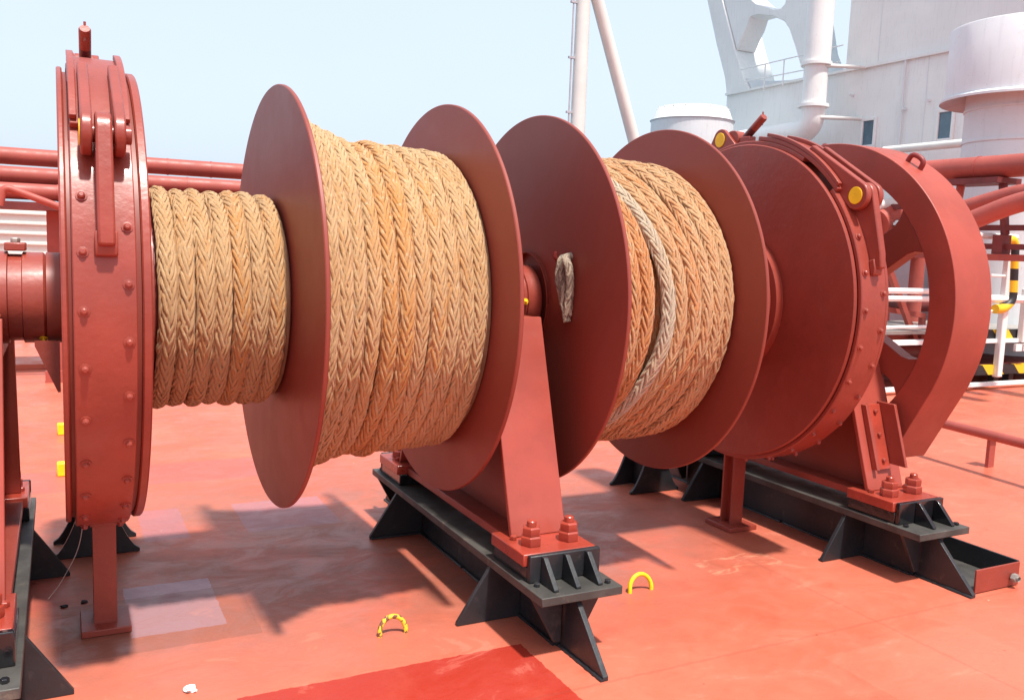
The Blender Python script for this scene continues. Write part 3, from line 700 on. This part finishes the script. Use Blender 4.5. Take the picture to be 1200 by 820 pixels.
# round vent left of the superstructure
c = aty(811, 145, 20); 
rv = abs(aty(855, 143, 20).x-aty(767, 143, 20).x)/2*.90
zt = aty(811, 143, 20).z
t = thing('round_vent', 'low round white ventilator with a bolted domed lid behind the fourth flange', 'ventilator', (c.x, 20, 0))
obj('vent_trunk', L([(0, rv*.97), (zt-.05, rv*.97), (zt, rv), (zt+.03, rv*.96), (zt+.03, .1)], seg=64, axis='Z', c=(c.x, 20, 0), close=False), 'white2', t)
obj('vent_lid', L([(zt+.031, rv*.94), (zt+.30, rv*.86), (zt+.40, rv*.80), (zt+.42, rv*.70), (zt+.46, .01)], seg=64, axis='Z', c=(c.x, 20, 0), close=False), 'white', t)
for k in range(18):
    a_ = 2*math.pi*k/18; obj('lid_bolt', L([(0, .022), (.05, .022), (.05, .001)], seg=8, axis='Z', c=(c.x+rv*.83*math.cos(a_), 20+rv*.83*math.sin(a_), zt+.36), close=False), 'white', t)

XS = 22.0
def YZ(px, py, X=XS): v = atx(px, py, X); return (v.y, v.z)
t = thing('deckhouse', 'large white deckhouse wall with small windows filling the upper right', 'deckhouse', (XS, 10, 0))
y0, z0 = YZ(850, 110); _, ztop = YZ(1000, 75)
yA = YZ(852, 112)[0]; yB = YZ(985, 80)[0]
zl = YZ(852, 116)[1]
zl2 = YZ(985, 80)[1]; zl = (zl+zl2)/2
obj('lower_wall', B(XS, XS+6, -14, yA, 0, zl), 'white', t)
obj('upper_wall', B(XS+.02, XS+6, -14, yB-.2, zl+.001, 20), 'white', t)
obj('ledge', B(XS-.10, XS-.001, -14, yA, zl-.03, zl+.05), 'white', t)
for (px, py) in ((1018, 156), (1108, 147)):
    y, z = YZ(px, py); hw, hh = .20, .36
    f = obj('window_frame', B((XS-.06, XS-.001, y-hw-.09, y-hw, z-hh-.09, z+hh+.09), (XS-.06, XS-.001, y+hw, y+hw+.09, z-hh-.09, z+hh+.09), (XS-.06, XS-.001, y-hw, y+hw, z+hh, z+hh+.09), (XS-.06, XS-.001, y-hw, y+hw, z-hh-.09, z-hh)), 'white', t, bevel=.01)
    obj('pane', B(XS-.012, XS-.002, y-hw, y+hw, z-hh, z+hh), 'glass', f)
for k, yy in enumerate((-8, -3.5, 1, 5.5, 10, 14.5, 19)):
    obj('plate_seam', B(XS-.008, XS-.0005, yy-.012, yy+.012, 0, zl-.04), 'white2', t)
    if yy < 17: obj('plate_seam', B(XS+.012, XS+.0195, yy+1.8, yy+1.825, zl+.06, 19.9), 'white2', t)
for (px, py) in ((1062, 128), (1090, 118), (1000, 112)):
    y, z = YZ(px, py); obj('wall_bracket', B(XS-.16, XS-.001, y-.03, y+.03, z-.03, z+.03), 'white2', t)
y, z = YZ(1060, 110); obj('wall_conduit', T([(XS-.07, y, zl-.04), (XS-.07, y, 2.0)], .03, 8), 'white2', t)
# buttress frame with cut-outs on the ledge
t = thing('buttress_frame', 'white slanting buttress with rounded cut-outs standing on the deckhouse ledge', 'buttress', (XS, 20, zl))
def poly(pts, X=XS): return [YZ(a, b, X) for a, b in pts]
T0, T1 = XS-.02, XS+1.5
obj('slanted_leg', PR(poly([(815, -60), (829, 0), (840, 52), (850, 92), (852, 113), (880, 108), (872, 92), (862, 60), (846, -4), (832, -60)]), T0, T1), 'white', t, bevel=.03)
obj('crossbeam', PR(poly([(846.5, -4), (862.5, 59), (868, 45), (874, 33), (878, 20), (888, 17), (905, 19), (918, 25), (924, 34), (931, 55), (938, 80), (946, 80), (948, 0), (946, -30), (925, -30), (919, 4), (914, 10), (905, 11), (898, 8), (885, 4), (868, -12), (850, -20)]), T0+.05, T1-.6), 'white', t, bevel=.03)
obj('rear_leg', PR(poly([(931.5, 55), (944, 97), (968, 92), (956, 60), (950, 20), (948.5, 0), (947, 78), (938.5, 79)]), T0+.12, T1-.5), 'white2', t)
obj('sill', PR(poly([(880.5, 108), (872.5, 92), (900, 95), (968, 92), (968, 94)]), T0+.1, T1-.2), 'white2', t)
t = thing('handrail', 'thin white handrail on the deckhouse ledge in front of the buttress', 'railing', (XS, 20, zl))
for (a, b) in (((868, 82), (944, 64)), ((872, 96), (944, 82))):
    obj('rail', T([atx(*a, XS-.3), atx(*b, XS-.3)], .022, 8), 'white', t)
for px, p0, p1 in ((896, 76, 107), (918, 71, 101), (944, 64, 97)):
    obj('rail_post', T([atx(px-1, p1, XS-.3), atx(px+1, p0, XS-.3)], .022, 8), 'white', t)
t = thing('handrail', 'short white handrail to the right of the tall vent pipe', 'railing', (XS, 17, zl))
for a, b in (((972, 57), (988, 53)), ((970, 78), (984, 72))): obj('rail', T([atx(*a, XS-.3), atx(*b, XS-.3)], .022, 8), 'white', t)
# big vent pipe with elbow in front of the wall
XV = XS-1.3
pv = [atx(966, -60, XV), atx(958, 60, XV), atx(951, 162, XV), atx(800, 158, XV)]
pv[1].y = pv[2].y; pv[0].y = pv[2].y
y1, z1 = YZ(952, 140, XV); rpv = .36
t = thing('vent_pipe', 'thick white vent pipe coming down the deckhouse wall and turning left', 'vent pipe', (XV, y1, z1))
zc = YZ(900, 160, XV)[1]
obj('upper_pipe', T([(XV, y1, 11), (XV, y1, YZ(950, 77, XV)[1]+.02)], rpv*1.12, 40), 'white', t)
obj('pipe_run', T(rounded([(XV, y1, YZ(950, 77, XV)[1]), (XV, y1, zc), (XV, y1+5.5, zc-.1)], .55, 10), rpv, 40), 'white', t)
for py in (77, 125):
    z = YZ(950, py, XV)[1]; obj('flange_ring', L(ring_prof(z-.05, z+.05, .1, rpv*1.28), seg=48, axis='Z', c=(XV, y1, 0)), 'white', t)
for py in (77, 137):
    z = YZ(965, py, XV)[1]; obj('wall_bracket', T([(XV, y1-.3, z), (XS-.05, y1-.75, z+.02)], .06, 12), 'cream', t)
# horizontal pale pipe along the wall foot
t = pipe('wall_pipe', [(XS-1.0, YZ(1036, 177, XS-1)[0], YZ(1036, 176.5, XS-1)[1]), (XS-1.0, YZ(1150, 168, XS-1)[0], YZ(1036, 176.5, XS-1)[1])], .11, 'cream', 'pale horizontal pipe running along the deckhouse wall below the windows', 'pipe')
# mushroom ventilator
XM = 11.0
cl = atx(1108, 128, XM); YM = atx(1204, 100, XM).y; rm = .94
cM = (XM, YM, 0); z_h0 = atx(1150, 128, XM).z; z_h1 = atx(1115, 54, XM).z
t = thing('mushroom_ventilator', 'large white drum shaped mushroom ventilator cut off by the right edge', 'ventilator', cM)
obj('hood', L([(z_h0, rm*1.06), (z_h0+.03, rm*1.06), (z_h0+.06, rm), (z_h1-.015, rm*.995), (z_h1, rm*.985), (z_h1+.001, rm*.93)], seg=96, axis='Z', c=cM, close=False), 'white2', t)
obj('hood_lid', L([(z_h1+.002, rm*.93), (z_h1+.02, rm*.90), (z_h1+.045, rm*.7), (z_h1+.06, rm*.4), (z_h1+.065, .01)], seg=96, axis='Z', c=cM, close=False), 'white', t)
obj('hood_underside', L([(z_h0+.002, rm*1.055), (z_h0+.10, rm*.72)], seg=96, axis='Z', c=cM, close=False), 'grey', t)
obj('trunk', L([(0, rm*.73), (z_h0+.12, rm*.73), (z_h0+.12, .05)], seg=96, axis='Z', c=cM, close=False), 'white2', t)
for z in (z_h0-.12, z_h0-.52): obj('trunk_band', L(ring_prof(z, z+.03, rm*.731, rm*.745), seg=96, axis='Z', c=cM), 'white2', t)

# ================================================================== BACKGROUND RIGHT: pipes, rails, platform
g = 'red pipes behind the gear guard'
y_a, z_a = YZ(1160, 196, 9.0)
pipe('red_pipe', [(9.0, 5.2, z_a), (9.0, -3.0, z_a)], .122, 'pipe', 'thick red pipe level with the top of the gear guard, running off to the right', 'pipe', g, collars=[((9.0, atx(1148, 196, 9).y, z_a), .127, .02)])
t = thing('pipe_trestle', 'dark red trestle with slanting legs holding up the thick right hand pipe', 'pipe support', (9, 3.2, 0))
za = z_a-.125; y_s = atx(1150, 210, 9).y
obj('crosshead', B(8.8, 9.2, y_s-.33, y_s+.30, za-.06, za), 'pipe_dark', t)
for s, e in ((.24, .30), (-.26, -.34)):
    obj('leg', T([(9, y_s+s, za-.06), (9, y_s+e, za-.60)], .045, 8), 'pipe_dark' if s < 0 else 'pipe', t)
obj('column', B(8.93, 9.07, y_s-.37, y_s-.25, 1.45, za-.6), 'pipe_dark', t)
obj('foot_rail', B(8.9, 9.1, -3, 5, 1.38, 1.449), 'pipe', t)
for z in (1.95, 1.70, 1.5): obj('cross_rail', B(8.97, 9.03, y_s-3, y_s+2.2, z, z+.06), 'pipe_dark', t)
a = atx(1120, 247, 8.6); b = atx(1205, 222, 8.6); c2 = atx(1290, 222, 8.6)
pipe('branch_pipe', [a+(a-b)*.6, b, c2], .085, 'pipe', 'upper of two sloping red branch pipes by the right edge', 'pipe', g, rad=.3)
a = atx(1130, 262, 8.2); b = atx(1205, 232, 8.2); c2 = atx(1290, 225, 8.2)
pipe('branch_pipe', [a+(a-b)*.6, b, c2], .095, 'pipe', 'lower of two sloping red branch pipes by the right edge', 'pipe', g, rad=.3)
YR = 3.1
def A(px, py, Y=YR): return aty(px, py, Y)
# walkway platform with striped edges
t = thing('walkway', 'raised walkway with yellow and black striped edges and white rails at the right', 'walkway', (9, YR, 0))
zt1 = A(1180, 392).z; xa, xe = 5.6, 14.0
obj('upper_edge', B(A(1150, 392).x-.1, xe, YR-.02, YR+.02, zt1-.05, zt1+.06), 'stripe_x', t)
obj('tread', B(6.6, xe, YR+.021, YR+1.2, zt1+.02, zt1+.05), 'metal', t)
z_ = A(1180, 398).z; obj('white_edge', B(6.6, xe, YR-.06, YR-.03, z_-.025, z_+.02), 'white', t)
z_ = A(1180, 432).z; obj('lower_edge', B(A(1140, 430).x-.1, xe, YR-.05, YR-.01, z_-.05, z_+.06), 'stripe_x', t)
z_ = A(1180, 448).z; obj('kick_bar', B(5.6, xe, YR-.30, YR-.25, .035, .075), 'white', t)
obj('lower_tread', B(6.6, xe, YR+.0, YR+1.2, A(1180, 426).z-.02, A(1180, 426).z), 'pipe_dark', t)
for px in (1168, 1185, 1240, 1300):
    x = A(px, 438).x; obj('leg', B(x-.04, x+.04, YR, YR+.08, 0, A(1180, 436).z), 'rubber', t)
for z, r in ((A(1070, 341).z, .030), (A(1070, 350).z, .030), (A(1070, 383).z, .017), (A(1070, 401).z, .028)):
    obj('rail', T([(6.6, YR, z), (A(1130, 350).x, YR, z)], r, 10), 'white', t)
for px, top, bot in ((1171, 277, 440), (1196, 338, 400)):
    x = A(px, 350).x; obj('rail_post', B(x-.045, x+.045, YR-.10, YR-.03, A(px, bot).z, A(px, top).z), 'white', t, bevel=.01)
for py, r, x1 in ((277.5, .035, 1177), (323, .016, 1175), (350, .045, 1260), (364, .016, 1175), (302, .01, 1175)):
    z = A(1170, py).z; obj('rail', T([(A(1120, 350).x, YR-.065, z), (A(x1, 350).x, YR-.065, z)], r, 10), 'white', t)
for px in (1185,): obj('lamp_box', B((A(1179, 405).x, A(1186, 405).x, YR-.12, YR-.09, A(1180, 410).z, A(1180, 402).z), (A(1188, 405).x, A(1196, 405).x, YR-.12, YR-.09, A(1180, 410).z, A(1180, 402).z)), 'white', t)
p_ = [A(1177, 281, 3.0), A(1189, 281, 3.0), A(1186, 352, 3.0), A(1176, 362, 3.0), A(1166, 362, 3.0)]
o = obj('striped_grab_rail', T(rounded(p_, .12), .052, 14), 'stripe_z'); tag(o, 'curved grab rail banded in yellow and black by the white rails', 'grab rail')
# pipework seen through the guard
g = 'pipework seen through the gear guard'
pipe('riser_pipe', [tuple(aty(1069, 380, 4.2).xy)+(0.2,), tuple(aty(1069, 380, 4.2).xy)+(aty(1070, 280, 4.2).z,)], .085, 'pipe', 'thick vertical red pipe seen through the gear guard', 'pipe', g, collars=[(tuple(aty(1069, 380, 4.2).xy)+(aty(1070, 289, 4.2).z,), .12, .04)])
z = aty(1060, 413, 3.8).z
pipe('manifold_pipe', [(6.2, 3.8, z), (9.6, 3.8, z)], .115, 'pipe', 'thick horizontal red pipe seen low down through the gear guard', 'pipe', g)
z = aty(1060, 356, 4.6).z
pipe('manifold_pipe', [(6.5, 4.6, z), (14, 4.6, z)], .10, 'pipe_dark', 'dark horizontal red pipe behind the white rails', 'pipe', g)
o = obj('diagonal_brace', T([aty(1038, 305, 3.5), aty(1074, 403, 3.5)], .04, 4), 'pipe'); tag(o, 'slanting pinkish red brace seen through the gear guard', 'brace')
t = thing('angle_bar_frame', 'small pinkish red steel frame behind the slanting brace', 'frame', tuple(aty(1040, 370, 3.6)))
obj('top_bar', T([aty(1030, 361, 3.6), aty(1083, 370, 3.6)], .04, 4), 'pipe', t); obj('upright', T([aty(1081, 368, 3.6), aty(1079, 402, 3.6)], .04, 4), 'pipe', t); obj('lower_bar', T([aty(1030, 393, 3.6), aty(1078, 400, 3.6)], .05, 4), 'pipe', t)
t = thing('valve', 'pinkish red pipe end with bolted flange seen above the upper spoke', 'valve', tuple(aty(1035, 255, 4.4)))
obj('valve_body', T([aty(1020, 262, 4.4), aty(1040, 250, 4.4), aty(1064, 243, 4.4)], [.06, .12, .10], 20), 'pipe', t)
a, b = aty(1028, 262, 4.4), aty(1033, 260, 4.4); obj('valve_flange', T([a, b], .17, 20), 'pipe', t)
for k in range(8):
    d_ = (b-a).normalized(); u = d_.orthogonal().normalized(); v = d_.cross(u); q = b+(u*math.cos(k*.785)+v*math.sin(k*.785))*.14
    obj('flange_bolt', T([q-d_*.06, q+d_*.05], .018, 8), 'pipe', t)
o = obj('valve_bonnet', T([aty(1028, 240, 4.4), aty(1060, 238, 4.4)], .07, 16), 'cream', t)
# dark bulkhead and cabinets that close the view
t = thing('manifold_bulkhead', 'dark red steelwork behind the walkway and rails', 'bulkhead', (12, 6.5, 0))
obj('bulkhead', B(8.5, 17, 6.6, 6.7, 0, 1.75), 'pipe_dark', t)
for x in (9.2, 10.3, 11.4, 12.5, 13.6): obj('stiffener', B(x, x+.07, 6.5, 6.598, 0, 2.2), 'pipe_dark', t)
for z in (1.78, 2.0): obj('conduit', T([(8.0, 6.5, z), (17, 6.5, z)], .04, 8), 'pipe_dark', t)
o = obj('cabinet', B(aty(1160, 330, 5).x, aty(1178, 330, 5).x, 5.0, 5.5, .3, aty(1165, 288, 5).z), 'grey', bevel=.02); tag(o, 'grey steel cabinet behind the white rails right of the guard', 'cabinet')
o = obj('cabinet', B(aty(1081, 330, 5).x, aty(1100, 330, 5).x, 5.0, 5.5, .3, aty(1085, 300, 5).z), 'grey', bevel=.02); tag(o, 'grey steel cabinet seen through the right side of the gear guard', 'cabinet')
# low pipe standing off the deck
a, b = atz(1105, 496, .26), atz(1205, 521, .26); d_ = b-a
t = thing('deck_pipe', 'thin dark red pipe on short feet low over the deck at the right', 'pipe', (5.5, .43, 0))
obj('pipe_run', T([a-d_*.6, b+d_*4], .032, 16), 'pipe', t)
c = atz(1159, 547, 0); m_ = a+d_*.55
obj('foot', B(c.x-.03, c.x+.03, c.y-.012, c.y+.012, 0, .235), 'pipe', t); obj('clamp', B(c.x-.05, c.x+.07, c.y-.04, c.y+.04, .215, .228), 'pipe', t)
